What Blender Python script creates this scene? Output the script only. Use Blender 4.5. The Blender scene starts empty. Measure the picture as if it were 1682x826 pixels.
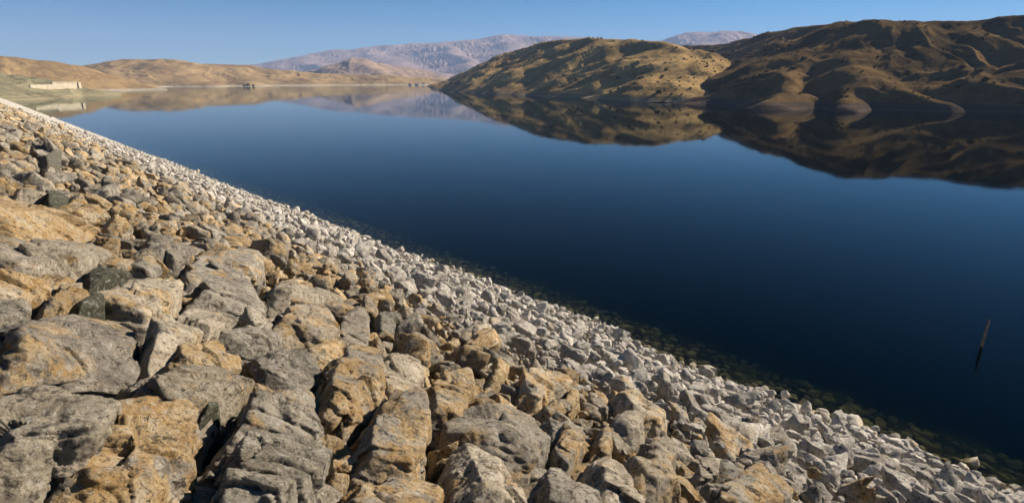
import bpy, math, random
import numpy as np
from mathutils import Vector

random.seed(7)
rng = np.random.default_rng(7)
scene = bpy.context.scene
C = scene.collection

# ------------------------------------------------------------------ camera
H = 17.0                      # eye height above the water
PITCH = math.radians(17.06)   # looking down
F = 916.0                     # focal length in photo pixels
W0, H0 = 1682.0, 826.0
cam = bpy.data.cameras.new("camera")
cam.sensor_width = 36.0
cam.lens = 36.0 * F / W0
cam.clip_start = 0.05
cam.clip_end = 60000
cam_o = bpy.data.objects.new("camera", cam)
cam_o.location = (0, 0, H)
cam_o.rotation_euler = (math.radians(90) - PITCH, 0, 0)
C.objects.link(cam_o)
scene.camera = cam_o

# ------------------------------------------------------------------ sky, sun, exposure
SUN_AZ, SUN_EL = math.radians(60), math.radians(30)
world = bpy.data.worlds.new("World")
scene.world = world
world.use_nodes = True
wn = world.node_tree
wn.nodes.clear()
sky = wn.nodes.new("ShaderNodeTexSky")
sky.sky_type = 'NISHITA'
sky.sun_disc = False
sky.sun_elevation = SUN_EL
sky.sun_rotation = SUN_AZ
sky.altitude = 1400
sky.air_density = 0.6
sky.dust_density = 0.05
sky.ozone_density = 1.5
bg = wn.nodes.new("ShaderNodeBackground")
bg.inputs[1].default_value = 0.050
wo = wn.nodes.new("ShaderNodeOutputWorld")
hsv = wn.nodes.new("ShaderNodeHueSaturation")
hsv.inputs["Saturation"].default_value = 1.55
hsv.inputs["Hue"].default_value = 0.49
wn.links.new(sky.outputs[0], hsv.inputs["Color"])
wn.links.new(hsv.outputs[0], bg.inputs[0])
wn.links.new(bg.outputs[0], wo.inputs[0])

sun = bpy.data.lights.new("sun", 'SUN')
sun.energy = 5.0
sun.angle = math.radians(0.5)
sun.color = (1.0, 0.875, 0.71)
sun_o = bpy.data.objects.new("sun", sun)
sdir = Vector((math.sin(SUN_AZ) * math.cos(SUN_EL), math.cos(SUN_AZ) * math.cos(SUN_EL), math.sin(SUN_EL)))
sun_o.rotation_euler = sdir.to_track_quat('Z', 'Y').to_euler()
sun_o.location = sdir * 300
C.objects.link(sun_o)

scene.view_settings.view_transform = 'Standard'
scene.view_settings.look = 'None'
scene.view_settings.exposure = 1.02
scene.view_settings.gamma = 1.0
scene.view_settings.use_curve_mapping = False
scene.cycles.max_bounces = 6
scene.cycles.diffuse_bounces = 2
scene.cycles.glossy_bounces = 3
scene.cycles.transparent_max_bounces = 12
scene.cycles.volume_bounces = 0
scene.cycles.use_denoising = True
scene.cycles.sample_clamp_indirect = 4.0

# ------------------------------------------------------------------ projection helpers (photo pixel -> place)
cp, sp = math.cos(PITCH), math.sin(PITCH)
def ray(px, py):
    a = (px - W0 / 2) / F
    b = (H0 / 2 - py) / F
    return np.array([a, cp + sp * b, -sp + cp * b])
def P(px, py, D):
    """point seen at a pixel, D metres away over the ground"""
    r = ray(px, py)
    k = D / math.hypot(r[0], r[1])
    return np.array([r[0] * k, r[1] * k, H + r[2] * k])
def project(p):
    """N x 3 points -> pixel x, pixel y, depth"""
    p = np.asarray(p, float)
    x, y, z = p[..., 0], p[..., 1], p[..., 2] - H
    dep = y * cp - z * sp
    up = y * sp + z * cp
    dep = np.where(dep < 0.05, 0.05, dep)
    return W0 / 2 + F * x / dep, H0 / 2 - F * up / dep, dep

# the rock-faced bank: a plane falling to the water
DAM_AZ = math.radians(-43.7)
DU = np.array([math.sin(DAM_AZ), math.cos(DAM_AZ), 0.0])      # along the bank
DN = np.array([math.cos(DAM_AZ), -math.sin(DAM_AZ), 0.0])     # out towards the water
CH = 1.7                                                      # eye above the stones
SLOPE = (H - CH) / (1.765 * H)
LB = math.sqrt(1 + SLOPE * SLOPE)
EN = (DN - np.array([0, 0, SLOPE])) / LB                      # down the slope
EZ = np.cross(DU, EN); EZ = EZ if EZ[2] > 0 else -EZ          # slope normal
ORG = np.array([0, 0, H - CH])
def bank(u, s, e=0.0):
    """u along the bank, s metres down the slope, e above it"""
    u, s, e = np.asarray(u, float), np.asarray(s, float), np.asarray(e, float)
    e = e + np.where(s > 9, 1.0, 0.0) * np.clip((s - 9) / 6, 0, 1) * 0.30 * (vnoise(u / 4.3, s / 5.1, 0.5) + 0.5 * vnoise(u / 13.0, s / 9.0, 3.5))
    return ORG + u[..., None] * DU + s[..., None] * EN + e[..., None] * EZ
def pix_to_bank(px, py, e=0.0):
    r = ray(px, py)
    o = np.array([0, 0, H])
    t = (np.dot(ORG + EZ * e - o, EZ)) / np.dot(r, EZ)
    q = o + r * t - ORG
    return np.dot(q, DU), np.dot(q, EN)
S_SHORE = (H - CH) / SLOPE * LB

# ------------------------------------------------------------------ numpy noise
def _hash(ix, iy, iz):
    with np.errstate(over='ignore'):
        h = (ix.astype(np.uint32) * np.uint32(374761393) + iy.astype(np.uint32) * np.uint32(668265263)
             + iz.astype(np.uint32) * np.uint32(2246822519))
        h = (h ^ (h >> np.uint32(13))) * np.uint32(1274126177)
        h = h ^ (h >> np.uint32(16))
    return h.astype(np.float64) / 4294967295.0
def vnoise(x, y, z):
    x, y, z = np.broadcast_arrays(np.asarray(x, float), np.asarray(y, float), np.asarray(z, float))
    xi, yi, zi = np.floor(x), np.floor(y), np.floor(z)
    fx, fy, fz = x - xi, y - yi, z - zi
    fx, fy, fz = [f * f * f * (f * (f * 6 - 15) + 10) for f in (fx, fy, fz)]
    xi, yi, zi = [(v.astype(np.int64) & 0xFFFFFFFF) for v in (xi, yi, zi)]
    r = 0
    for dx in (0, 1):
        for dy in (0, 1):
            for dz in (0, 1):
                w = (fx if dx else 1 - fx) * (fy if dy else 1 - fy) * (fz if dz else 1 - fz)
                r = r + w * _hash((xi + dx) & 0xFFFFFFFF, (yi + dy) & 0xFFFFFFFF, (zi + dz) & 0xFFFFFFFF)
    return r * 2 - 1
def fbm(x, y, z, octv=4, gain=0.5, ridged=False):
    s = 0; a = 1.0; tot = 0; f = 1.0
    for i in range(octv):
        n = vnoise(x * f + 17.3 * i, y * f - 9.1 * i, z * f + 4.7 * i)
        s = s + a * ((1 - 2 * np.abs(n)) if ridged else n)
        tot += a; a *= gain; f *= 2.03
    return s / tot
def sstep(a, b, x):
    t = np.clip((x - a) / (b - a), 0, 1)
    return t * t * (3 - 2 * t)

# ------------------------------------------------------------------ mesh helpers
def mesh_np(name, v, f, smooth=False):
    v = np.ascontiguousarray(v, dtype=np.float32); f = np.ascontiguousarray(f, dtype=np.int32)
    me = bpy.data.meshes.new(name)
    me.vertices.add(len(v)); me.vertices.foreach_set("co", v.ravel())
    k = f.shape[1]
    me.loops.add(f.size); me.loops.foreach_set("vertex_index", f.ravel())
    me.polygons.add(len(f))
    me.polygons.foreach_set("loop_start", np.arange(0, f.size, k, dtype=np.int32))
    try:
        me.polygons.foreach_set("loop_total", np.full(len(f), k, dtype=np.int32))
    except Exception:
        pass
    me.update(calc_edges=True)
    me.polygons.foreach_set("use_smooth", np.full(len(f), smooth, dtype=bool))
    me.update()
    return me
def add_tint(me, col):
    a = me.attributes.new("tint", 'FLOAT_COLOR', 'POINT')
    c = np.ones((len(me.vertices), 4), dtype=np.float32)
    c[:, :3] = col
    a.data.foreach_set("color", c.ravel())
def link(name, me, mat=None, parent=None, loc=None):
    o = bpy.data.objects.new(name, me)
    if mat is not None and me is not None and not me.materials:
        me.materials.append(mat)
    if loc is not None:
        o.location = loc
    C.objects.link(o)
    if parent is not None:
        o.parent = parent
    return o
def tag(o, label=None, cat=None, group=None, kind=None):
    if label: o["label"] = label
    if cat: o["category"] = cat
    if group: o["group"] = group
    if kind: o["kind"] = kind
    return o
def grid_faces(nr, nc):
    i = np.arange(nr - 1)[:, None] * nc + np.arange(nc - 1)[None, :]
    i = i.ravel()
    return np.stack([i, i + 1, i + nc + 1, i + nc], 1)

# ------------------------------------------------------------------ materials
class NT:
    def __init__(self, name):
        self.m = bpy.data.materials.new(name); self.m.use_nodes = True
        self.t = self.m.node_tree; self.t.nodes.clear()
        self.out = self.t.nodes.new("ShaderNodeOutputMaterial")
    def n(self, typ, **kw):
        nd = self.t.nodes.new(typ)
        for k, v in kw.items():
            if k.startswith("i_"):
                nd.inputs[k[2:].replace("_", " ")].default_value = v
            else:
                setattr(nd, k, v)
        return nd
    def l(self, a, b): self.t.links.new(a, b)
    def sock(self, inp, v):
        if isinstance(v, (int, float, tuple)): inp.default_value = v
        else: self.l(v, inp)
    def math(self, op, a, b=0.0, clamp=False):
        nd = self.n("ShaderNodeMath", operation=op, use_clamp=clamp)
        self.sock(nd.inputs[0], a); self.sock(nd.inputs[1], b)
        return nd.outputs[0]
    def mix(self, fac, a, b, blend='MIX'):
        nd = self.n("ShaderNodeMix", data_type='RGBA', blend_type=blend)
        self.sock(nd.inputs[0], fac)
        for i, v in ((6, a), (7, b)):
            if isinstance(v, tuple): nd.inputs[i].default_value = (*v, 1) if len(v) == 3 else v
            else: self.l(v, nd.inputs[i])
        return nd.outputs[2]
    def noise(self, vec, scale, detail=5, rough=0.6, dist=0.0):
        nd = self.n("ShaderNodeTexNoise")
        if vec is not None: self.l(vec, nd.inputs["Vector"])
        nd.inputs["Scale"].default_value = scale; nd.inputs["Detail"].default_value = detail
        nd.inputs["Roughness"].default_value = rough; nd.inputs["Distortion"].default_value = dist
        return nd.outputs["Fac"]
    def ramp(self, fac, a, b, lo=0.0, hi=1.0):
        nd = self.n("ShaderNodeMapRange", interpolation_type='SMOOTHSTEP')
        self.sock(nd.inputs[0], fac)
        nd.inputs[1].default_value = a; nd.inputs[2].default_value = b
        nd.inputs[3].default_value = lo; nd.inputs[4].default_value = hi
        return nd.outputs[0]
    def bsdf(self, col, rough=0.9, normal=None, spec=0.25):
        b = self.n("ShaderNodeBsdfPrincipled")
        self.sock(b.inputs["Base Color"], (*col, 1) if isinstance(col, tuple) and len(col) == 3 else col)
        self.sock(b.inputs["Roughness"], rough)
        b.inputs["Specular IOR Level"].default_value = spec
        if normal is not None: self.l(normal, b.inputs["Normal"])
        self.l(b.outputs[0], self.out.inputs[0])
        return b
    def bump(self, h, strength, dist, normal=None):
        nd = self.n("ShaderNodeBump")
        nd.inputs["Strength"].default_value = strength; nd.inputs["Distance"].default_value = dist
        self.l(h, nd.inputs["Height"])
        if normal is not None: self.l(normal, nd.inputs["Normal"])
        return nd.outputs[0]

Z_COAT = 11.3      # old water line: below it a pale coat of dried silt
def make_stone_mat(name, fine=True):
    M = NT(name)
    geo = M.n("ShaderNodeNewGeometry")
    att = M.n("ShaderNodeAttribute", attribute_name="tint")
    sep = M.n("ShaderNodeSeparateColor"); M.l(att.outputs["Color"], sep.inputs[0])
    och, drk, rnd = sep.outputs[0], sep.outputs[1], sep.outputs[2]
    off = M.n("ShaderNodeCombineXYZ")
    M.l(M.math('MULTIPLY', rnd, 57.0), off.inputs[0]); M.l(M.math('MULTIPLY', rnd, 31.0), off.inputs[1])
    add = M.n("ShaderNodeVectorMath", operation='ADD')
    M.l(geo.outputs["Position"], add.inputs[0]); M.l(off.outputs[0], add.inputs[1])
    pos = add.outputs[0]
    n1 = M.noise(pos, 3.0, 8, 0.68, 0.4)
    n2 = M.noise(pos, 3.2, 8, 0.68, 0.3)
    n3 = M.noise(pos, 14.0, 6, 0.7)
    n4 = M.noise(pos, 5.5, 4, 0.6, 0.5)
    grey = M.mix(M.ramp(n1, 0.3, 0.7), (0.19, 0.17, 0.14), (0.49, 0.44, 0.36))
    grey = M.mix(M.ramp(M.math('FRACT', M.math('MULTIPLY', rnd, 7.31)), 0.3, 0.9, 0.0, 0.65), grey, M.mix(M.ramp(n1, 0.3, 0.7), (0.36, 0.295, 0.20), (0.62, 0.53, 0.40)))
    oc = M.mix(M.ramp(n4, 0.3, 0.7), (0.47, 0.28, 0.09), (0.66, 0.50, 0.29))
    om = M.ramp(M.math('ADD', M.math('MULTIPLY', n2, 1.0), M.math('MULTIPLY', M.math('SUBTRACT', och, 0.5), 0.48)), 0.49, 0.62)
    col = M.mix(M.math('MULTIPLY', om, 0.85), grey, oc)
    pale = M.ramp(M.math('ADD', n4, M.math('MULTIPLY', och, 0.08)), 0.60, 0.72)
    col = M.mix(M.math('MULTIPLY', pale, 0.55), col, (0.60, 0.52, 0.41))
    col = M.mix(drk, col, M.mix(n1, (0.055, 0.060, 0.040), (0.11, 0.115, 0.08)))
    # silt coat below the old water line
    sx = M.n("ShaderNodeSeparateXYZ"); M.l(geo.outputs["Position"], sx.inputs[0])
    z = M.math('ADD', sx.outputs[2], M.math('MULTIPLY', M.math('SUBTRACT', n2, 0.5), 3.0))
    z = M.math('ADD', z, M.math('MULTIPLY', M.math('SUBTRACT', rnd, 0.5), 1.6))
    coat = M.ramp(z, Z_COAT + 0.5, Z_COAT - 0.5)
    silt = M.mix(M.ramp(n1, 0.3, 0.7), (0.37, 0.34, 0.30), (0.74, 0.69, 0.615))
    coat = M.math('MULTIPLY', coat, M.ramp(M.math('ADD', n4, M.math('MULTIPLY', rnd, 0.25)), 0.36, 0.64, 0.55, 0.97))
    col = M.mix(coat, col, silt)
    # splash line and drowned stones with weed
    zw = M.math('ADD', sx.outputs[2], M.math('MULTIPLY', M.math('SUBTRACT', n4, 0.5), 0.25))
    col = M.mix(M.ramp(zw, 0.75, 0.3, 0.0, 0.6), col, (0.62, 0.50, 0.31))
    col = M.mix(M.ramp(zw, 0.16, 0.02), col, M.mix(n1, (0.20, 0.15, 0.06), (0.42, 0.33, 0.14)))
    # pits, lichen flecks and grain
    n5 = M.noise(pos, 34.0, 5, 0.75, 0.3)
    col = M.mix(M.ramp(n3, 0.55, 0.67, 0.0, 0.65), col, (0.62, 0.585, 0.52))
    col = M.mix(M.ramp(n3, 0.47, 0.36, 0.0, 0.85), col, (0.06, 0.053, 0.042))
    col = M.mix(M.ramp(n5, 0.58, 0.68, 0.0, 0.6), col, (0.66, 0.62, 0.55))
    col = M.mix(M.ramp(n5, 0.45, 0.36, 0.0, 0.8), col, (0.07, 0.06, 0.05))
    vd = M.n("ShaderNodeVectorMath", operation='ADD')
    nv = M.n("ShaderNodeTexNoise"); M.l(pos, nv.inputs["Vector"]); nv.inputs["Scale"].default_value = 3.0; nv.inputs["Detail"].default_value = 6
    M.l(pos, vd.inputs[0]); M.l(nv.outputs["Color"], vd.inputs[1])
    vo = M.n("ShaderNodeTexVoronoi", feature='DISTANCE_TO_EDGE'); M.l(vd.outputs[0], vo.inputs["Vector"]); vo.inputs["Scale"].default_value = 1.6
    crk = M.ramp(vo.outputs["Distance"], 0.0, 0.022, 0.0, 1.0)
    col = M.mix(M.math('MULTIPLY', M.math('SUBTRACT', 1.0, crk), M.ramp(n4, 0.45, 0.6, 0.0, 0.75)), col, (0.04, 0.034, 0.026))
    val = M.math('ADD', 0.72, M.math('MULTIPLY', rnd, 0.5))
    vm = M.n("ShaderNodeVectorMath", operation='SCALE'); M.l(col, vm.inputs[0]); M.l(val, vm.inputs["Scale"])
    b0 = M.bump(crk, 0.6, 0.03)
    b1 = M.bump(M.noise(pos, 6.0, 9, 0.76, 0.5), 1.0, 0.14, b0)
    b2 = M.bump(n5, 1.0, 0.03, b1) if fine else b1
    M.bsdf(vm.outputs[0], 0.92, b2, 0.2)
    return M.m
STONE = make_stone_mat("weathered_stone")

def make_bank_mat():
    M = NT("bank_rubble")
    geo = M.n("ShaderNodeNewGeometry")
    pos = geo.outputs["Position"]
    sx = M.n("ShaderNodeSeparateXYZ"); M.l(pos, sx.inputs[0])
    n1 = M.noise(pos, 1.6, 6, 0.7); n2 = M.noise(pos, 0.5, 4, 0.6); n3 = M.noise(pos, 4.0, 4, 0.6)
    col = M.mix(M.ramp(n1, 0.32, 0.68), (0.15, 0.13, 0.10), (0.46, 0.35, 0.21))
    z = M.math('ADD', sx.outputs[2], M.math('MULTIPLY', M.math('SUBTRACT', n2, 0.5), 2.0))
    coat = M.ramp(z, Z_COAT + 0.5, Z_COAT - 0.5, 0.0, 0.9)
    col = M.mix(coat, col, M.mix(M.ramp(n1, 0.3, 0.7), (0.32, 0.30, 0.265), (0.54, 0.51, 0.46)))
    col = M.mix(M.ramp(sx.outputs[2], 0.7, 0.3, 0.0, 0.5), col, (0.60, 0.48, 0.30))
    col = M.mix(M.ramp(sx.outputs[2], 0.1, -0.1), col, (0.10, 0.075, 0.03))
    M.bsdf(col, 0.95, M.bump(n3, 0.8, 0.25), 0.15)
    return M.m
BANKM = make_bank_mat()

def make_hill_mat(name, dry, dark, bush, shore, scrub=0.5, scale=1.0, band=4.0):
    M = NT(name)
    geo = M.n("ShaderNodeNewGeometry")
    pos = geo.outputs["Position"]
    sx = M.n("ShaderNodeSeparateXYZ"); M.l(pos, sx.inputs[0])
    n1 = M.noise(pos, 0.018 * scale, 6, 0.6, 0.4)
    n2 = M.noise(pos, 0.10 * scale, 5, 0.65)
    n3 = M.noise(pos, 0.45 * scale, 4, 0.65)
    col = M.mix(M.ramp(n1, 0.35, 0.66), dry, dark)
    col = M.mix(M.ramp(n2, 0.5, 0.7, 0.0, 0.6), col, dark)
    col = M.mix(M.ramp(n2, 0.42, 0.3, 0.0, 0.35), col, tuple(min(1, c * 1.35) for c in dry))
    col = M.mix(M.math('MULTIPLY', M.ramp(n3, 0.56 - 0.06 * scrub, 0.66), M.ramp(n1, 0.38, 0.58, 0.15, scrub)), col, bush)
    if shore is not None:
        st = M.n("ShaderNodeTexNoise"); mp = M.n("ShaderNodeMapping")
        mp.inputs["Scale"].default_value = (0.004, 0.004, 1.4)
        M.l(pos, mp.inputs[0]); M.l(mp.outputs[0], st.inputs["Vector"]); st.inputs["Scale"].default_value = 1.0; st.inputs["Detail"].default_value = 4
        sc = M.mix(M.ramp(st.outputs["Fac"], 0.35, 0.65), tuple(c * 0.72 for c in shore), tuple(min(1, c * 1.15) for c in shore))
        zz = M.math('ADD', sx.outputs[2], M.math('MULTIPLY', M.math('SUBTRACT', n2, 0.5), band * 0.9))
        col = M.mix(M.ramp(zz, band * 1.1, band * 0.8, 0.0, 0.9), col, sc)
    M.bsdf(col, 1.0, M.bump(n3, 0.6, 1.2 / scale), 0.0)
    return M.m

def simple_mat(name, c0, c1, scale=3.0, rough=0.85, bump=0.02):
    M = NT(name)
    tc = M.n("ShaderNodeTexCoord")
    n = M.noise(tc.outputs["Object"], scale, 6, 0.65, 0.3)
    M.bsdf(M.mix(M.ramp(n, 0.3, 0.7), c0, c1), rough, M.bump(n, 0.5, bump), 0.25)
    return M.m

# ------------------------------------------------------------------ lake bed and water
def make_water_mat():
    M = NT("lake_water")
    geo = M.n("ShaderNodeNewGeometry")
    pos = geo.outputs["Position"]
    mp = M.n("ShaderNodeMapping"); mp.inputs["Scale"].default_value = (1.0, 0.45, 1.0); M.l(pos, mp.inputs[0])
    rip = M.noise(mp.outputs[0], 0.9, 4, 0.55)
    swell = M.noise(mp.outputs[0], 0.11, 3, 0.5)
    patch = M.ramp(M.noise(pos, 0.0022, 3, 0.5), 0.52, 0.64)
    sxw = M.n('ShaderNodeSeparateXYZ'); M.l(pos, sxw.inputs[0])
    lane = M.math('MULTIPLY', M.ramp(M.math('ADD', sxw.outputs[1], M.math('MULTIPLY', swell, 160.0)), 860.0, 1000.0), M.ramp(M.noise(pos, 0.004, 3, 0.5), 0.35, 0.6, 0.25, 1.0))
    patch = M.math('ADD', patch, M.math('MULTIPLY', lane, 9.0))
    h = M.math('ADD', M.math('MULTIPLY', rip, M.math('ADD', 0.0022, M.math('MULTIPLY', patch, 0.004))), M.math('MULTIPLY', swell, 0.012))
    bp = M.n("ShaderNodeBump"); bp.inputs["Strength"].default_value = 1.0; bp.inputs["Distance"].default_value = 1.0
    M.l(h, bp.inputs["Height"])
    fr = M.n("ShaderNodeFresnel"); fr.inputs[0].default_value = 1.13; M.l(bp.outputs[0], fr.inputs["Normal"])
    gl = M.n("ShaderNodeBsdfGlossy"); gl.inputs["Roughness"].default_value = 0.03; gl.inputs["Color"].default_value = (0.93, 0.985, 1, 1)
    M.l(bp.outputs[0], gl.inputs["Normal"])
    tr = M.n("ShaderNodeBsdfRefraction"); tr.inputs["IOR"].default_value = 1.333; tr.inputs["Roughness"].default_value = 0.0
    M.l(bp.outputs[0], tr.inputs["Normal"])
    mx = M.n("ShaderNodeMixShader")
    M.l(fr.outputs[0], mx.inputs[0]); M.l(tr.outputs[0], mx.inputs[1]); M.l(gl.outputs[0], mx.inputs[2])
    M.l(mx.outputs[0], M.out.inputs[0])
    va = M.n("ShaderNodeVolumeAbsorption")
    va.inputs["Color"].default_value = (0.52, 0.60, 0.36, 1); va.inputs["Density"].default_value = 0.85
    M.l(va.outputs[0], M.out.inputs[1])
    return M.m

def box_np(x0, x1, y0, y1, z0, z1):
    v = np.array([(x, y, z) for z in (z0, z1) for y in (y0, y1) for x in (x0, x1)], float)
    f = np.array([(0, 2, 3, 1), (4, 5, 7, 6), (0, 1, 5, 4), (2, 6, 7, 3), (0, 4, 6, 2), (1, 3, 7, 5)])
    return v, f
v, f = box_np(-900, 2600, -400, 5200, -24.0, 0.0)
lake = tag(link("water", mesh_np("water", v, f), make_water_mat()), "calm deep blue reservoir mirroring the hills", kind="structure")
bedM = simple_mat("lake_bed_silt", (0.05, 0.045, 0.03), (0.09, 0.08, 0.055), 0.05, 0.95, 0.2)
v, f = box_np(-12400, 12400, -12400, 12400, -30.0, -26.0)
tag(link("ground", mesh_np("ground", v, f), bedM), "dark silty reservoir bed and plain below the hills", kind="structure")

# ------------------------------------------------------------------ embankment under the stones
U_FAR = 640.0
U_ST = 150.0      # stones are laid one by one up to here
us = np.concatenate([np.arange(-45, 60, 1.0), np.arange(60, U_ST, 1.2), np.arange(U_ST, U_FAR, 0.9)])
ss = np.concatenate([np.arange(-4.5, S_SHORE + 3, 0.55), np.arange(S_SHORE + 3, S_SHORE + 45, 3.0)])
Ug, Sg = np.meshgrid(us, ss, indexing='ij')
e = np.where(Ug < U_ST, -0.48, -0.48 + 0.36 * sstep(U_ST - 8, U_ST + 12, Ug))
rough = np.where(Ug < U_ST, 0.05, 0.05 + 0.17 * sstep(U_ST - 8, U_ST + 12, Ug))
Pg = bank(Ug, Sg, e)
nz = fbm(Pg[..., 0] * 1.1, Pg[..., 1] * 1.1, Pg[..., 2] * 1.1, 3)
Pg = Pg + (nz * rough * 1.6)[..., None] * EZ
nr, nc = Ug.shape
vb = Pg.reshape(-1, 3); fb = grid_faces(nr, nc)
# crest and back slope
top = []
for u in us:
    a = bank(np.array(u), np.array(-4.5), np.array(-0.48))
    top.append([a, a - DN * 0.6 + [0, 0, 0.1], a - DN * 9 + [0, 0, 0.15], a - DN * 60 + [0, 0, -32]])
top = np.array(top)
f2 = grid_faces(len(us), 4)[:, ::-1] + len(vb)
vb = np.concatenate([vb, top.reshape(-1, 3)]); fb = np.concatenate([fb, f2])
emb = tag(link("embankment", mesh_np("embankment", vb, fb, True), BANKM),
          "long straight rubble slope of the dam under the loose stones", "embankment", kind="structure")

# ------------------------------------------------------------------ stones
def icosphere(level):
    t = (1 + 5 ** 0.5) / 2
    v = [(-1, t, 0), (1, t, 0), (-1, -t, 0), (1, -t, 0), (0, -1, t), (0, 1, t), (0, -1, -t), (0, 1, -t), (t, 0, -1), (t, 0, 1), (-t, 0, -1), (-t, 0, 1)]
    f = [(0, 11, 5), (0, 5, 1), (0, 1, 7), (0, 7, 10), (0, 10, 11), (1, 5, 9), (5, 11, 4), (11, 10, 2), (10, 7, 6), (7, 1, 8),
         (3, 9, 4), (3, 4, 2), (3, 2, 6), (3, 6, 8), (3, 8, 9), (4, 9, 5), (2, 4, 11), (6, 2, 10), (8, 6, 7), (9, 8, 1)]
    v = [np.array(a) / np.linalg.norm(a) for a in v]
    for _ in range(level):
        mid = {}; nf = []
        def m(a, b):
            k = (min(a, b), max(a, b))
            if k not in mid:
                q = v[a] + v[b]; v.append(q / np.linalg.norm(q)); mid[k] = len(v) - 1
            return mid[k]
        for a, b, c in f:
            x, y, z = m(a, b), m(b, c), m(c, a)
            nf += [(a, x, z), (b, y, x), (c, z, y), (x, y, z)]
        f = nf
    return np.array(v), np.array(f)
ICO = [icosphere(i) for i in range(6)]

def polytope(dirs, normals, dist, soft=0.03):
    """radial distance of a soft-edged convex block cut by planes"""
    dn = dirs @ normals.T
    r = np.where(dn > 1e-3, dist[None, :] / np.maximum(dn, 1e-3), 50.0)
    r = np.minimum(r, 50.0)
    m = r.min(1, keepdims=True)
    k = soft * np.maximum(m, 1e-3)
    return (m[:, 0] - k[:, 0] * np.log(np.exp(-(r - m) / k).sum(1)))

def fracture(p, g, K, step, tilt):
    """broken faces: the skin falls into patches, each set in and tipped a little"""
    c = p[g.integers(0, len(p), K)] * g.uniform(0.8, 1.1, (K, 1))
    w = p + 0.10 * np.abs(p).max() * np.stack([vnoise(p[:, 0] * 3 + 5 * k, p[:, 1] * 3, p[:, 2] * 3 + k) for k in range(3)], 1)
    k = np.argmin(((w[:, None, :] - c[None]) ** 2).sum(2), 1)
    a = g.uniform(-1, 0.4, K) * step
    b = g.normal(size=(K, 3)) * tilt
    off = a[k] + (b[k] * (p - c[k])).sum(1)
    return off

def proto(level, seed):
    g = np.random.default_rng(1000 + seed)
    d, f = ICO[level]
    N = 9
    nrm = g.normal(size=(N, 3)); nrm /= np.linalg.norm(nrm, axis=1)[:, None]
    dist = g.uniform(0.55, 0.92, N)
    cube = np.array([(1, 0, 0), (-1, 0, 0), (0, 1, 0), (0, -1, 0), (0, 0, 1), (0, 0, -1)], float)
    cube += g.normal(scale=0.16, size=cube.shape); cube /= np.linalg.norm(cube, axis=1)[:, None]
    nrm = np.concatenate([nrm, cube]); dist = np.concatenate([dist, g.uniform(0.72, 0.95, 6)])
    r = polytope(d, nrm, dist, 0.008)
    p = d * r[:, None]
    s = seed * 3.7
    if level >= 2:
        p = p * (1 + fracture(p, g, 9, 0.09, 0.16) + 0.055 * fbm(p[:, 0] * 2.6 + s, p[:, 1] * 2.6, p[:, 2] * 2.6, 6, 0.62))[:, None]
        p = p * (1 - 0.05 * np.clip(fbm(p[:, 0] * 4 + s, p[:, 1] * 4, p[:, 2] * 4, 3, ridged=True), 0, 1))[:, None]
    return p, f
NP = 18
PROTO = {lv: [proto(lv, k) for k in range(NP)] for lv in (0, 1, 2, 3, 4)}

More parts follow.
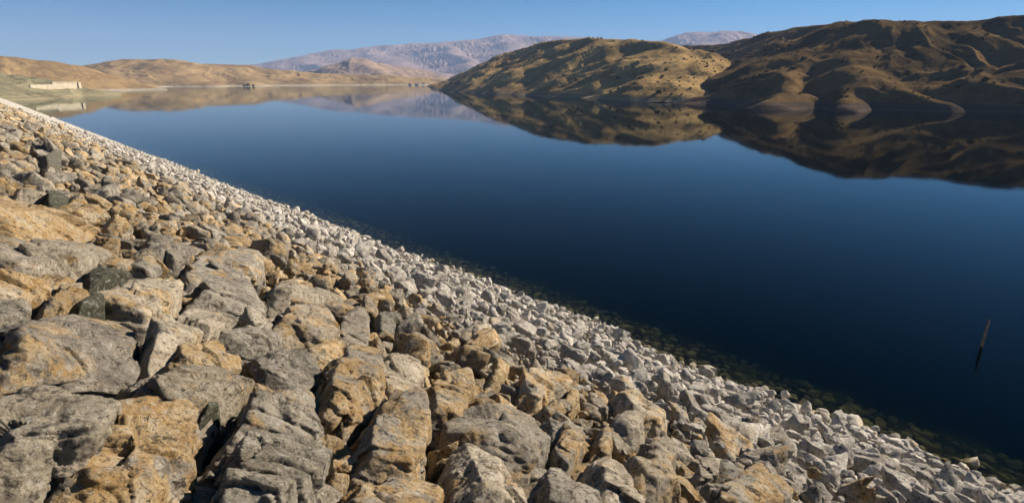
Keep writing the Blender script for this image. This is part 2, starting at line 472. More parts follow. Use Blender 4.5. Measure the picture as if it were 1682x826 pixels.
# --- the large stones of the near bank, one by one: outline in the photograph, raise above the bank, ochre, dark, tilt
HERO = [
 ("broad flat grey slab with an ochre lower edge at the image's left border", [(-40,526),(80,506),(222,514),(236,545),(224,618),(185,640),(60,652),(-40,640)], .10, .52, .0),
 ("dark grey layered slab lying lowest in the near corner of the bank", [(-60,668),(60,655),(150,676),(192,716),(150,765),(20,800),(-60,812)], .16, .28, .12),
 ("big ochre and grey boulder wedged under the dark layered slab", [(150,680),(222,640),(322,662),(334,735),(318,818),(240,850),(30,862),(90,792),(190,742)], .06, .78, .0),
 ("grey wedge-shaped boulder just above the small green stone", [(205,646),(260,625),(340,600),(426,618),(420,642),(380,665),(330,690),(255,668)], .08, .36, .0),
 ("upright grey boulder with a pale split face beside the black crack", [(238,560),(262,538),(320,514),(392,508),(388,545),(338,570),(300,600),(262,612),(240,595)], .14, .38, .0),
 ("tilted boulder with a peach-ochre face beside the split grey boulder", [(274,582),(350,560),(400,598),(345,612),(268,620)], .09, .80, .0),
 ("oval smooth grey boulder ringed by dark gaps in mid bank", [(352,562),(380,540),(440,538),(468,560),(455,577),(385,587)], .10, .25, .0),
 ("rough dark speckled boulder behind the pyramid-shaped ochre boulder", [(400,590),(450,575),(530,592),(548,625),(505,650),(430,622)], .06, .30, .15),
 ("pyramid-shaped boulder with a steep rust-ochre side", [(528,602),(562,578),(612,600),(642,655),(602,682),(548,692),(520,682)], .20, .66, .0),
 ("large grey boulder with a peach right end above the striated boulder", [(372,728),(385,690),(420,655),(470,635),(532,660),(548,690),(516,738),(455,724)], .14, .50, .0),
 ("dark striated boulder with vertical grooves at the bottom border", [(345,840),(372,772),(420,727),(472,722),(532,735),(535,785),(525,850),(350,880)], .18, .18, .22),
 ("small rounded ochre stone tucked against the striated boulder", [(537,760),(560,745),(582,762),(578,788),(545,786)], .02, .70, .0),
 ("tall ochre-bellied boulder standing over a deep black gap", [(588,764),(600,700),(640,664),(690,668),(704,720),(700,765),(670,790),(610,784)], .22, .66, .0),
 ("wide yellowish boulder cut by the bottom border below the ochre-bellied one", [(535,850),(560,802),(605,785),(700,790),(742,830),(745,870),(535,880)], .06, .68, .0),
 ("pale grey block with a dark notch beside the pyramid boulder", [(608,612),(650,590),(696,608),(692,648),(656,660),(628,645)], .12, .40, .0),
 ("rounded cream and ochre boulder above a long black gap", [(703,648),(722,622),(770,614),(784,645),(762,682),(715,672)], .16, .72, .0),
 ("flat grey boulder with a rusty hollow in its top", [(733,684),(850,652),(882,690),(908,732),(870,772),(795,770),(745,726)], .12, .48, .0),
 ("long pale ridge-backed boulder running down to the bottom border", [(743,724),(782,752),(852,826),(856,870),(748,870),(752,790)], .20, .45, .0),
 ("grey slab with a slanting lit edge at the bottom border", [(878,768),(912,778),(990,815),(1000,860),(890,870)], .12, .34, .0),
 ("pointed cream boulder with an ochre tip on the lower bank", [(905,740),(925,690),(955,700),(968,735),(935,762)], .14, .62, .0),
 ("long tan boulder at the edge of the pale silt zone", [(1010,655),(1040,648),(1098,680),(1092,696),(1040,682)], .14, .55, .0),
 ("weathered olive-brown slab low on the near bank", [(1180,795),(1220,778),(1290,800),(1300,822),(1230,826),(1185,815)], .10, .66, .1),
 ("cream block with a hollow side at the edge of the pale silt", [(852,618),(888,604),(912,640),(882,654),(858,645)], .12, .66, .0),
 ("small bright orange-tipped stone on the lower bank", [(930,655),(938,636),(952,640),(953,660),(940,664)], .10, .80, .0),
 ("narrow triangular ochre stone between two black gaps", [(973,748),(985,712),(1000,700),(1006,735),(998,752)], .14, .74, .0),
 ("grey block leaning on the long tan boulder", [(1006,680),(1035,668),(1062,690),(1055,712),(1015,708)], .10, .32, .0),
 ("flat tan slab low on the near bank", [(1052,726),(1080,718),(1112,740),(1110,765),(1075,770)], .10, .52, .0),
 ("broad tan-grey slab above a wide black gap near the bottom", [(1024,760),(1060,750),(1112,778),(1108,802),(1075,810),(1038,792)], .12, .48, .0),
 ("big pale grey boulder with a straight lit edge at the bottom border", [(966,762),(1000,752),(1042,800),(1052,840),(984,842)], .14, .36, .0),
 ("round grey stone ringed by black shadow near the bottom", [(1144,766),(1160,752),(1180,762),(1178,780),(1156,784)], .06, .22, .0),
 ("pale flat stone on the silt-coated lower bank", [(1208,712),(1225,698),(1264,700),(1262,720),(1220,724)], .12, .40, .0),
 ("grey lozenge stone with a black gap on either side", [(896,690),(920,678),(946,705),(938,728),(905,722)], .12, .34, .0),
 ("small smooth dark green stone perched between grey boulders", [(323,648),(345,637),(364,648),(360,672),(336,678)], .10, .0, .95),
 ("flat dark green boulder below a cream block", [(142,455),(165,446),(208,448),(214,464),(150,472)], .12, .0, .95),
 ("half-hidden dark green stone on top of the broad slab", [(122,502),(150,490),(175,485),(172,505),(130,510)], .10, .0, .95),
 ("dark green stone with a black hollow beside it, high on the bank", [(70,322),(95,318),(114,330),(105,344),(80,340)], .14, .0, .95),
 ("dark green boulder cut by the left border", [(-20,348),(10,344),(26,355),(22,372),(-20,374)], .12, .0, .92),
 ("brown-black stone standing out near the upper bank edge", [(70,262),(84,254),(100,262),(98,280),(80,278)], .22, .1, .75),
 ("wide ochre slab sloping in from the left border", [(-40,318),(30,326),(110,348),(172,378),(165,398),(60,390),(-40,398)], .12, .86, .0),
 ("grey cracked slab under the wide ochre slab", [(-40,402),(95,398),(140,408),(180,412),(172,430),(130,455),(0,462),(-40,455)], .10, .40, .0),
 ("yellow-ochre layered stone above the broad flat slab", [(-40,464),(60,458),(122,458),(134,474),(92,486),(40,494),(-40,494)], .08, .80, .0),
 ("orange-ochre stone with a curved black gap beside it", [(72,496),(96,476),(132,468),(138,500),(96,514),(76,512)], .08, .84, .0),
 ("pale cream-ended slab in front of the flat green boulder", [(138,490),(205,470),(285,464),(303,486),(284,502),(236,546),(222,520),(140,506)], .08, .50, .0),
 ("dark pitted grey stone beside the left border gap", [(-30,494),(30,490),(56,500),(54,520),(-30,528)], .02, .25, .25),
 ("cream-topped block directly above the flat green boulder", [(155,442),(165,432),(200,430),(228,440),(215,448),(160,448)], .12, .70, .0),
 ("grey boulder with an arched black gap behind it", [(214,418),(246,394),(312,388),(322,412),(302,430),(225,428)], .10, .45, .0),
 ("ochre-cheeked stone with a small dark cave", [(150,396),(172,386),(200,400),(195,422),(160,412)], .10, .85, .05),
 ("flat grey stone with a peach strip in the middle bank", [(300,440),(340,424),(425,420),(436,448),(400,462),(310,462)], .08, .50, .0),
 ("broad speckled grey boulder with rounded shoulders in mid bank", [(305,496),(330,472),(400,462),(440,480),(430,512),(390,510),(320,512)], .08, .30, .0),
 ("pinkish tan boulder on the middle of the bank", [(448,530),(470,506),(530,512),(562,530),(556,556),(510,562)], .12, .60, .0),
 ("smooth grey flat stone above the pinkish boulder", [(440,486),(470,468),(550,466),(560,492),(500,506),(450,502)], .08, .20, .0),
 ("pale yellow flat stone next to the pyramid boulder's top", [(500,572),(545,556),(606,556),(614,588),(565,600),(515,592)], .06, .74, .0),
 ("dark rounded stone half sunk in a black hole", [(618,520),(636,508),(652,520),(650,544),(624,546)], .06, .15, .35),
 ("grey stone with a round black hole on its edge", [(555,520),(590,505),(612,520),(610,556),(570,562)], .04, .40, .0),
 ("rust-red stone at the edge of the pale silt", [(806,600),(825,582),(838,600),(830,616),(810,614)], .10, .95, .2),
 ("smooth pale rounded stone at the edge of the silt zone", [(766,540),(780,528),(806,534),(808,550),(780,554)], .12, .30, .0),
 ("small bright white stone far up the bank", [(81,196),(88,191),(96,194),(96,203),(84,204)], .22, .50, .0),
]
HERO_NAME = "boulder"
hero_fp = []
def conv_hull(pts):
    pts = sorted(map(tuple, pts))
    def half(p):
        h = []
        for q in p:
            while len(h) >= 2 and (h[-1][0]-h[-2][0])*(q[1]-h[-2][1])-(h[-1][1]-h[-2][1])*(q[0]-h[-2][0]) <= 0: h.pop()
            h.append(q)
        return h
    a, b = half(pts), half(pts[::-1])
    return np.array(a[:-1] + b[:-1])
FRAME = np.stack([DU, EN, EZ], 1)      # columns: bank axes
def hero_rock(i, label, poly, lift, och, drk):
    g = np.random.default_rng((50 if i > 2 else 731) + i)
    pts = np.array([pix_to_bank(x, y, lift * 0.5) for x, y in poly])
    hull = conv_hull(pts)
    c = hull.mean(0)
    q = hull - c
    size = math.sqrt(abs(np.sum(q[:, 0] * np.roll(q[:, 1], -1) - np.roll(q[:, 0], -1) * q[:, 1])) / 2)
    nrm, dist = [], []
    for k in range(len(q)):
        a, b = q[k], q[(k + 1) % len(q)]
        t = b - a; L = np.linalg.norm(t)
        if L < 1e-4: continue
        n2 = np.array([t[1], -t[0]]) / L
        dd = float(n2 @ a)
        tilt = math.radians(g.uniform(2, 22))
        nrm.append([n2[0] * math.cos(tilt), n2[1] * math.cos(tilt), math.sin(tilt)]); dist.append(dd * math.cos(tilt) + 0.02 * size)
    hz = max(0.10, min(0.30 * size, 0.26))
    tx, ty = g.normal(scale=0.10, size=2)
    n = np.array([tx, ty, 1.0]); n /= np.linalg.norm(n); nrm.append(n); dist.append(hz)
    for _ in range(9):
        a = g.uniform(0, 2 * math.pi); el = math.radians(g.uniform(25, 75))
        n = np.array([math.cos(a) * math.cos(el), math.sin(a) * math.cos(el), math.sin(el)])
        ext = float(np.max(q @ n[:2]))
        nrm.append(n); dist.append((ext * g.uniform(0.62, 0.9) * math.hypot(n[0], n[1]) / max(math.hypot(n[0], n[1]), .01) + hz * g.uniform(0.6, 0.95) * n[2]) if ext > 0 else hz)
    nrm.append([0, 0, -1]); dist.append(0.45)
    nrm, dist = np.array(nrm), np.maximum(np.array(dist), 0.03)
    lv = 5 if size > 0.35 and i < 20 else 4
    d, f = ICO[lv]
    # spread directions over the block's proportions
    sx_, sy_ = max(np.ptp(q[:, 0]) / 2, .05), max(np.ptp(q[:, 1]) / 2, .05)
    dd = d * np.array([sx_, sy_, hz * 1.3]); dd /= np.linalg.norm(dd, axis=1)[:, None]
    r = polytope(dd, nrm, dist, 0.010)
    p = dd * r[:, None]
    s = i * 5.31
    amp = 0.02 + 0.026 * min(size, 1.0)
    nd = fbm(p[:, 0] * 3.0 + s, p[:, 1] * 3.0, p[:, 2] * 4.0, 7, 0.62) * amp
    cr = np.clip(fbm(p[:, 0] * 1.7 - s, p[:, 1] * 1.7 + s, p[:, 2] * 5, 3, ridged=True) - 0.62, 0, 1) * -0.16 * min(size, 1.0)
    fine = fbm(p[:, 0] * 14 + s, p[:, 1] * 14, p[:, 2] * 14, 3, 0.65) * 0.016
    if drk > 0.5: nd *= 0.5; cr *= 0
    if "striated" in label or "layered" in label or "cracked" in label:
        st = np.abs(np.sin((p[:, 0] * 0.9 + p[:, 1] * 0.5 + 0.35 * nd / amp * 0.2) * (19 if "striated" in label else 10) + 1.7 * vnoise(p[:, 0] * 3, p[:, 1] * 3, p[:, 2] * 3)))
        cr = cr - 0.05 * (1 - st) ** 3
    fr_ = fracture(p, g, 16, 0.055 * min(size, 1.0), 0.13) if drk < 0.5 else 0.0
    p = p + dd * (nd + cr + fine + fr_)[:, None]
    base = bank(np.array(c[0]), np.array(c[1]), np.array(lift - hz * 0.75))
    wv = p @ FRAME.T
    me = mesh_np(HERO_NAME, wv, f, True)
    add_tint(me, (och, drk, g.uniform(0.25, 0.75) if "white" not in label and "pale" not in label else 0.95))
    o = link(HERO_NAME, me, STONE, loc=base)
    tag(o, label, "boulder", "boulders of the rock-faced bank")
    hero_fp.append((c, hull, size))
for i, (lab, poly, lift, och, drk) in enumerate(HERO):
    hero_rock(i, lab, poly, lift, och, drk)

# --- all other stones: thrown large to small, each keeping its distance
cell = 0.6
grid_h = {}
def inside(hull, p, grow=1.0):
    c = hull.mean(0); q = (hull - c) * grow + c
    n = len(q); s = 0
    for k in range(n):
        a, b = q[k], q[(k + 1) % n]
        cr = (b[0] - a[0]) * (p[1] - a[1]) - (b[1] - a[1]) * (p[0] - a[0])
        if cr < 0: return False
    return True
stones = []
def try_add(u, s, r, over):
    ci, cj = int(u // cell), int(s // cell)
    R = int((r + 0.62) // cell) + 1
    for a in range(ci - R, ci + R + 1):
        for b in range(cj - R, cj + R + 1):
            for (u2, s2, r2) in grid_h.get((a, b), ()):
                if (u - u2) ** 2 + (s - s2) ** 2 < ((r + r2) * over) ** 2: return
    if u < 60:
        for c, hull, size in hero_fp:
            if abs(u - c[0]) < 2.2 and abs(s - c[1]) < 2.2 and inside(hull, (u, s), 1.0 + 0.35 * r / max(size, .1)): return
    grid_h.setdefault((ci, cj), []).append((u, s, r)); stones.append((u, s, r))
S_MAX = S_SHORE + 5.0
def throw(u0, u1, s0, s1, r0, r1, per_m2, over):
    N = int((u1 - u0) * (s1 - s0) * per_m2)
    uu = rng.uniform(u0, u1, N); s_ = rng.uniform(s0, s1, N); rr = rng.uniform(r0, r1, N)
    for a, b, c in zip(uu.tolist(), s_.tolist(), rr.tolist()): try_add(a, b, c, over)
S_C = (H - CH - Z_COAT) / SLOPE * LB      # slope distance of the old water line
throw(22, U_ST, -3.5, S_C, 0.34, 0.50, 0.10, 0.92)
throw(-14, U_ST, -3.5, S_C + 1, 0.22, 0.31, 1.0, 0.86)
throw(-14, 30, S_C, S_MAX, 0.25, 0.40, 0.45, 0.92)
throw(30, U_ST, S_C, S_MAX, 0.26, 0.42, 0.15, 0.9)
throw(-14, U_ST, -3.5, S_MAX, 0.15, 0.23, 5.0, 0.84)
throw(-14, 75, -3.5, S_C, 0.09, 0.15, 18.0, 0.80)
throw(18, 75, S_C, S_MAX, 0.10, 0.15, 4.0, 0.88)
throw(-6, 24, -2.0, 12.0, 0.045, 0.09, 40.0, 0.80)
n_top = len(stones)
grid_keep, grid_h = grid_h, {}
hero_keep, hero_fp = hero_fp, []
throw(-5, 20, -2.0, 14.0, 0.03, 0.085, 40.0, 0.85)      # chips lying deep in the gaps
hero_fp = hero_keep
stones = np.array(stones)
u, s, r = stones.T
N = len(u)
base = bank(u, s, np.zeros(N))
scl = np.stack([r * rng.uniform(1.05, 1.7, N), r * rng.uniform(0.9, 1.35, N), r * rng.uniform(0.7, 1.15, N)], 1)
yaw = rng.uniform(0, 2 * math.pi, N)
tl = rng.normal(scale=0.34, size=(N, 2))
depth_e = -0.16 + np.where(s > S_C, 0.16, 0.11) * rng.normal(size=N) - np.clip(0.24 - r, 0, 1) * 0.75
chip = np.arange(N) >= n_top
depth_e = np.where(chip, -0.40 + 0.10 * rng.random(N), depth_e)
cy, sy = np.cos(yaw), np.sin(yaw)
Rz = np.zeros((N, 3, 3)); Rz[:, 0, 0] = cy; Rz[:, 0, 1] = -sy; Rz[:, 1, 0] = sy; Rz[:, 1, 1] = cy; Rz[:, 2, 2] = 1
Rt = np.zeros((N, 3, 3)); Rt[:, 0, 0] = Rt[:, 1, 1] = Rt[:, 2, 2] = 1
Rt[:, 0, 2] = tl[:, 0]; Rt[:, 2, 0] = -tl[:, 0]; Rt[:, 1, 2] = tl[:, 1]; Rt[:, 2, 1] = -tl[:, 1]
ROT = np.einsum('ij,njk,nkl->nil', FRAME, Rt, Rz)
base = base + depth_e[:, None] * EZ
px, py, dep = project(base)
dist = np.linalg.norm(base - np.array([0, 0, H]), axis=1)
size_px = F * 2.2 * r / np.maximum(dist, 0.5)
vis = (px > -70) & (px < W0 + 70) & (py > 60) & (py < H0 + 90)
infr = (~chip) & (px > 0) & (px < W0) & (py > 0) & (py < H0)
och = np.clip(rng.normal(0.50, 0.22, N) + 0.10 * vnoise(u * 0.12, s * 0.12, 0), 0, 1)
och = np.where(rng.random(N) < 0.25, rng.uniform(0.7, 1.0, N), och)
drk = np.where(rng.random(N) < 0.018, rng.uniform(0.5, 0.9, N), 0.0)
drk = np.where(base[:, 2] < Z_COAT, drk * 0.4, drk)
rnd = rng.random(N)
pid = rng.integers(0, NP, N)
lev = np.where(size_px > 75, 4, np.where(size_px > 34, 3, np.where(size_px > 20, 2, np.where(size_px > 9, 1, 0))))
lev = np.where(vis, lev, np.minimum(lev, np.where(dist < 9, 2, np.where(dist < 25, 1, 0))))
# the largest in view are objects of their own
order = np.argsort(-size_px * infr * (base[:, 2] > 0.15))
single = order[:253]
is_single = np.zeros(N, bool); is_single[single] = True

def shade_word(k):
    if drk[k] > 0.4: return "dark green-grey"
    if base[k, 2] < Z_COAT - 0.4: return "pale silt-coated"
    if och[k] > 0.68: return "ochre-stained"
    if och[k] > 0.42: return "grey and tan"
    return "plain grey"
hc = np.array([c for c, h_, s_ in hero_fp])
hpx, hpy = np.array([np.mean(np.clip(np.array(h[1], float), (0, 0), (W0, H0)), 0) for h in HERO]).T
todo = []
SHORT = ["broad flat border slab", "dark layered corner slab", "big ochre-grey boulder", "grey wedge-shaped boulder", "split-faced upright boulder", "peach-faced tilted boulder",
 "oval smooth boulder", "rough speckled boulder", "pyramid-shaped boulder", "peach-ended grey boulder", "striated boulder", "small rounded ochre stone", "tall ochre-bellied boulder",
 "wide yellowish boulder", "notched pale block", "rounded cream-ochre boulder", "rusty-hollowed flat boulder", "long ridge-backed boulder", "slanting-edged grey slab",
 "pointed cream boulder", "long tan boulder", "olive-brown slab", "hollow-sided cream block", "orange-tipped stone", "narrow triangular stone", "leaning grey block", "flat tan slab",
 "broad tan-grey slab", "straight-edged pale boulder", "shadow-ringed round stone", "pale flat stone", "grey lozenge stone", "small green stone", "flat green boulder", "half-hidden green stone",
 "high green stone", "border-cut green boulder", "brown-black stone", "wide ochre slab", "grey cracked slab", "yellow-ochre layered stone", "orange-ochre stone", "cream-ended slab",
 "dark pitted stone", "cream-topped block", "arch-gapped grey boulder", "ochre-cheeked stone", "peach-stripped flat stone", "broad speckled boulder", "pinkish tan boulder",
 "smooth grey flat stone", "pale yellow flat stone", "half-sunk dark stone", "black-holed grey stone", "rust-red stone", "smooth pale rounded stone", "bright white stone"]
assert len(SHORT) == len(HERO)
for k in single:
    p, f = PROTO[max(3, int(lev[k]))][pid[k]]
    wv = (p * scl[k]) @ ROT[k].T
    me = mesh_np("boulder", wv, f, True)
    add_tint(me, (och[k], drk[k], rnd[k]))
    o = link("boulder", me, STONE, loc=base[k])
    size_w = "large" if r[k] > 0.38 else ("mid-sized" if r[k] > 0.22 else "small")
    d2 = (hpx - px[k]) ** 2 + (hpy - py[k]) ** 2
    j = int(np.argmin(d2))
    sec = int(((math.degrees(math.atan2(-(py[k] - hpy[j]), px[k] - hpx[j])) + 382.5) % 360) // 45)
    todo.append((j, sec, float(d2[j]), o, f"{size_w} {shade_word(k)} stone"))
DIRS = ["right of", "up-right of", "above", "up-left of", "left of", "down-left of", "below", "down-right of"]
ORD = ["nearest", "second", "third", "fourth", "fifth", "sixth", "seventh", "eighth", "ninth", "tenth", "eleventh", "twelfth", "thirteenth", "fourteenth", "fifteenth", "sixteenth", "seventeenth", "eighteenth"]
cnt = {}
for j, sec, d2, o, lead in sorted(todo, key=lambda t: t[:3]):
    n = cnt[(j, sec)] = cnt.get((j, sec), -1) + 1
    tag(o, f"{lead}, {ORD[min(n, 17)]} {DIRS[sec]} the {SHORT[j]}", "boulder", "boulders of the rock-faced bank")

def mass(name, sel, label):
    V, Fc, T = [], [], []
    off = 0
    smooth = []
    for lv in range(5):
        for k in range(NP):
            idx = np.nonzero(sel & (lev == lv) & (pid == k))[0]
            if not len(idx): continue
            p, f = PROTO[lv][k]
            w = np.einsum('nij,nvj->nvi', ROT[idx], p[None] * scl[idx][:, None, :]) + base[idx][:, None, :]
            n = len(p)
            V.append(w.reshape(-1, 3))
            Fc.append((f[None] + (off + np.arange(len(idx)) * n)[:, None, None]).reshape(-1, 3))
            T.append(np.repeat(np.stack([och[idx], drk[idx], rnd[idx]], 1), n, axis=0))
            smooth.append(np.full(len(idx) * len(f), lv >= 2))
            off += n * len(idx)
    me = mesh_np(name, np.concatenate(V), np.concatenate(Fc))
    me.polygons.foreach_set("use_smooth", np.concatenate(smooth))
    add_tint(me, np.concatenate(T))
    o = link(name, me, STONE)
    tag(o, label, "stones", kind="stuff")
    print(name, int(sel.sum()), "stones", len(me.polygons), "tris")
mass("riprap_stones", ~is_single, "countless angular stones covering the bank down to the water")

# ------------------------------------------------------------------ hills
def seg_dist(X, Y, pts):
    """distance to a plan polyline, height and run along it at the nearest point"""
    best = np.full(X.shape, 1e12); zz = np.zeros(X.shape); ll = np.zeros(X.shape); run = 0.0
    for a, b in zip(pts[:-1], pts[1:]):
        d = b[:2] - a[:2]; L2 = d @ d
        t = np.clip(((X - a[0]) * d[0] + (Y - a[1]) * d[1]) / L2, 0, 1)
        D = (X - a[0] - t * d[0]) ** 2 + (Y - a[1] - t * d[1]) ** 2
        m = D < best
        best = np.where(m, D, best); zz = np.where(m, a[2] + t * (b[2] - a[2]), zz); ll = np.where(m, run + t * math.sqrt(L2), ll)
        run += math.sqrt(L2)
    return np.sqrt(best), zz, ll
def hill(name, ridges, az, rr, res, mat, label, soft=3.0, rough=(60, 5.0), seed=0, floor=-6.0, gul=(22, 3.0)):
    na, nrr = res
    A = np.radians(np.linspace(az[0], az[1], na)); R = np.geomspace(rr[0], rr[1], nrr)
    Ag, Rg = np.meshgrid(A, R, indexing='ij')
    X, Y = Rg * np.sin(Ag), Rg * np.cos(Ag)
    L = rough[0]
    wx = X + L * 0.35 * fbm(X / L, Y / L, seed + 0.5, 3); wy = Y + L * 0.35 * fbm(X / L, Y / L, seed + 7.5, 3)
    hs = []
    for j, (pts, k, w) in enumerate(ridges):
        P3 = np.array([P(*q) for q in pts])
        d, z, l = seg_dist(wx, wy, P3)
        dd = np.sqrt(d * d + w * w) - w
        g = fbm(l / gul[0] + j * 13.7 + 0.25 * vnoise(d / 20, l / 30, 3.3), d / (gul[0] * 5), seed + j, 3, ridged=True)
        hs.append(z - k * dd - gul[1] * (0.6 - g) * sstep(w * 0.3, w * 2.0, d))
    hs = np.array(hs); m = hs.max(0)
    z = m + soft * np.log(np.exp((hs - m) / soft).sum(0))
    amp = np.clip((z + 1) / 18, 0.06, 1)
    z = z + rough[1] * amp * fbm(X / L, Y / L, seed + 3.3, 6, 0.5) + rough[1] * 0.35 * amp * fbm(X / L * 2.5, Y / L * 2.5, seed + 9.1, 4, ridged=True)
    z = np.maximum(z, floor)
    v = np.stack([X, Y, z], -1).reshape(-1, 3)
    f = grid_faces(na, nrr)[:, ::-1]
    zf = v[f][:, :, 2]
    f = f[zf.max(1) > floor + 0.01]
    used = np.unique(f); mp = np.full(len(v), -1); mp[used] = np.arange(len(used))
    o = link(name, mesh_np(name, v[used], mp[f], True), mat)
    tag(o, label, kind="structure")
    return v[used]

dryF = make_hill_mat("dry_grass_hill", (0.40, 0.27, 0.12), (0.20, 0.135, 0.065), (0.06, 0.05, 0.024), (0.22, 0.175, 0.12), 0.75, 1.0, 3.2)
dryG = make_hill_mat("brown_scrub_hill", (0.165, 0.108, 0.052), (0.075, 0.053, 0.028), (0.034, 0.028, 0.015), (0.07, 0.056, 0.048), 0.9, 1.3, 4.5)
dryB = make_hill_mat("tan_low_hill", (0.36, 0.25, 0.125), (0.24, 0.165, 0.085), (0.10, 0.085, 0.042), (0.42, 0.37, 0.28), 0.5, 0.35, 3.0)
dryA = make_hill_mat("olive_slope", (0.27, 0.235, 0.14), (0.15, 0.15, 0.10), (0.08, 0.085, 0.055), (0.30, 0.26, 0.16), 0.8, 1.0, 4.0)
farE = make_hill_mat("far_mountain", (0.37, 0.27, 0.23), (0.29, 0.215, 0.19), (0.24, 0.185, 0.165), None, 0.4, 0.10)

vF = hill("hill", [
    ([(1185,128,575),(1150,88,640),(1100,73,690),(1050,66,740),(960,64,860),(900,71,1000),(830,92,1250),(765,122,1500),(705,143,1700)], 0.46, 18),
    ([(1070,72,730),(1095,92,640),(1110,125,545)], 0.38, 25),
    ([(1045,76,735),(985,98,685),(925,128,670),(850,155,735)], 0.50, 8),
    ([(1110,80,680),(1160,120,555),(1165,150,505)], 0.45, 15),
    ([(905,74,1000),(850,98,985),(805,125,985),(760,148,1080)], 0.42, 12),
    ([(960,68,860),(935,92,800),(900,118,800)], 0.48, 8),
    ], (-14, 24), (470, 2000), (620, 420), dryF, "rounded tan dry-grass hill rising from the water in the middle", rough=(60, 3.6), seed=1, gul=(34, 8.5), soft=1.8)
vG = hill("hill", [
    ([(1392,38,575),(1440,29,545),(1500,33,545),(1560,36,550),(1640,30,555),(1700,24,560),(1900,10,570),(2300,10,580)], 0.50, 14),
    ([(1060,78,1200),(1180,74,1080),(1240,62,960),(1290,50,860),(1340,44,780),(1392,38,700)], 0.55, 20),
    ([(1310,62,600),(1292,80,560),(1350,97,500),(1431,118,452),(1513,152,412),(1565,170,400)], 0.58, 8),
    ([(1275,82,560),(1268,118,500),(1268,160,440)], 1.1, 5),
    ([(1290,88,525),(1275,125,445),(1285,168,390)], 0.50, 10),
    ([(1398,52,545),(1470,81,505),(1537,106,470),(1620,137,435),(1720,170,405)], 0.58, 5),
    ([(1440,122,450),(1415,150,410),(1420,178,380)], 0.55, 8),
    ([(1560,38,550),(1600,66,515),(1680,96,480),(1800,122,450),(2000,152,420)], 0.5, 8),
    ([(1700,30,560),(1850,80,500),(2100,130,440)], 0.5, 10),
    ], (14, 62), (320, 1500), (760, 420), dryG, "dark brown scrub hills with sharp spurs on the far shore", rough=(55, 3.8), seed=4, gul=(30, 6.5), soft=2.2)
vA = hill("hill", [
    ([(-900,40,1500),(-300,70,1450),(-100,84,1400),(0,93,1350),(60,101,1350),(120,113,1420),(190,136,1500),(230,142,1600)], 0.28, 40),
    ], (-66, -28), (900, 2400), (420, 220), dryB, "brown hill behind the far end of the dam", rough=(90, 7.0), seed=8, gul=(50, 6.0))
vA2 = hill("hill", [
    ([(-600,100,900),(-120,116,860),(0,121,850),(60,128,840),(105,138,830),(140,147,830)], 0.22, 25),
    ([(-300,135,660),(-60,139,690),(20,143,740),(90,150,800)], 0.25, 8),
    ], (-66, -34), (560, 1500), (420, 220), dryA, "grey-green terrace closing the far end of the dam", rough=(45, 4.5), seed=9, gul=(35, 4.0))
vB = hill("hill", [
    ([(60,118,2300),(110,113,2250),(165,104,2250),(210,99,2250),(240,98,2250),(290,102,2250),(340,107,2250),(400,109,2250),(440,114,2250),(480,117,2300),(540,121,2300),(620,124,2300),(700,128,2350),(780,132,2350)], 0.22, 60),
    ([(240,100,2200),(280,118,2000),(330,132,1850),(350,139,1780)], 0.2, 40),
    ([(340,108,2250),(400,125,2050),(420,138,1900)], 0.2, 40),
    ([(440,116,2250),(490,130,2050)], 0.2, 40),
    ([(150,108,2250),(190,128,1900),(230,138,1750)], 0.2, 40),
    ([(620,126,2300),(680,137,2150),(720,139,2100)], 0.12, 60),
    ], (-46, 2), (1550, 3000), (520, 220), dryB, "low tan dry hills along the far shore of the reservoir", rough=(120, 9.0), seed=12, gul=(90, 8.0))
vD = hill("hill", [
    ([(548,112,3900),(575,96,3900),(598,96,3900),(640,108,3950),(700,118,4000)], 0.32, 30),
    ([(595,97,3900),(610,112,3600),(640,124,3300)], 0.25, 50),
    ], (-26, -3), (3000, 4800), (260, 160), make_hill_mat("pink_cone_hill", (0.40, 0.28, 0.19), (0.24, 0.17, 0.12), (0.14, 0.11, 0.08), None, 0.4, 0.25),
    "small conical pink-tan hill in front of the hazy mountains", rough=(220, 14.0), seed=15, floor=-20, gul=(160, 14))
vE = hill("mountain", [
    ([(330,118,9500),(410,107,9500),(450,99,9500),(500,91,9500),(540,85,9500),(600,78,9500),(660,72,9500),(720,69,9500),(780,65,9500),(830,59,9500),(880,61,9500),(940,61,9600),(1000,66,9700),(1060,72,9800)], 0.26, 160),
    ([(720,72,9300),(760,95,7600),(790,122,6000)], 0.24, 120),
    ([(830,62,9300),(850,90,7600),(860,120,6000)], 0.24, 120),
    ([(600,82,9300),(650,104,7600),(700,122,6200)], 0.22, 120),
    ([(500,94,9300),(540,112,7800)], 0.22, 120),
    ([(940,66,9300),(960,95,7400)], 0.24, 120),
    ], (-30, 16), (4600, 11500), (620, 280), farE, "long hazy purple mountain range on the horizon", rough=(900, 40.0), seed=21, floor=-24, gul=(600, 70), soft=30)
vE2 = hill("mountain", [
    ([(1000,84,9000),(1090,70,9000),(1120,60,9000),(1160,55,9000),(1200,51,9000),(1240,58,9000),(1300,72,9000),(1420,80,9000)], 0.26, 150),
    ([(1160,58,8800),(1150,90,7400)], 0.24, 120),
    ], (6, 36), (6500, 11000), (260, 140), farE, "hazy blue peak showing between the two nearer hills", rough=(600, 60.0), seed=25, floor=-24, gul=(420, 80), soft=30)

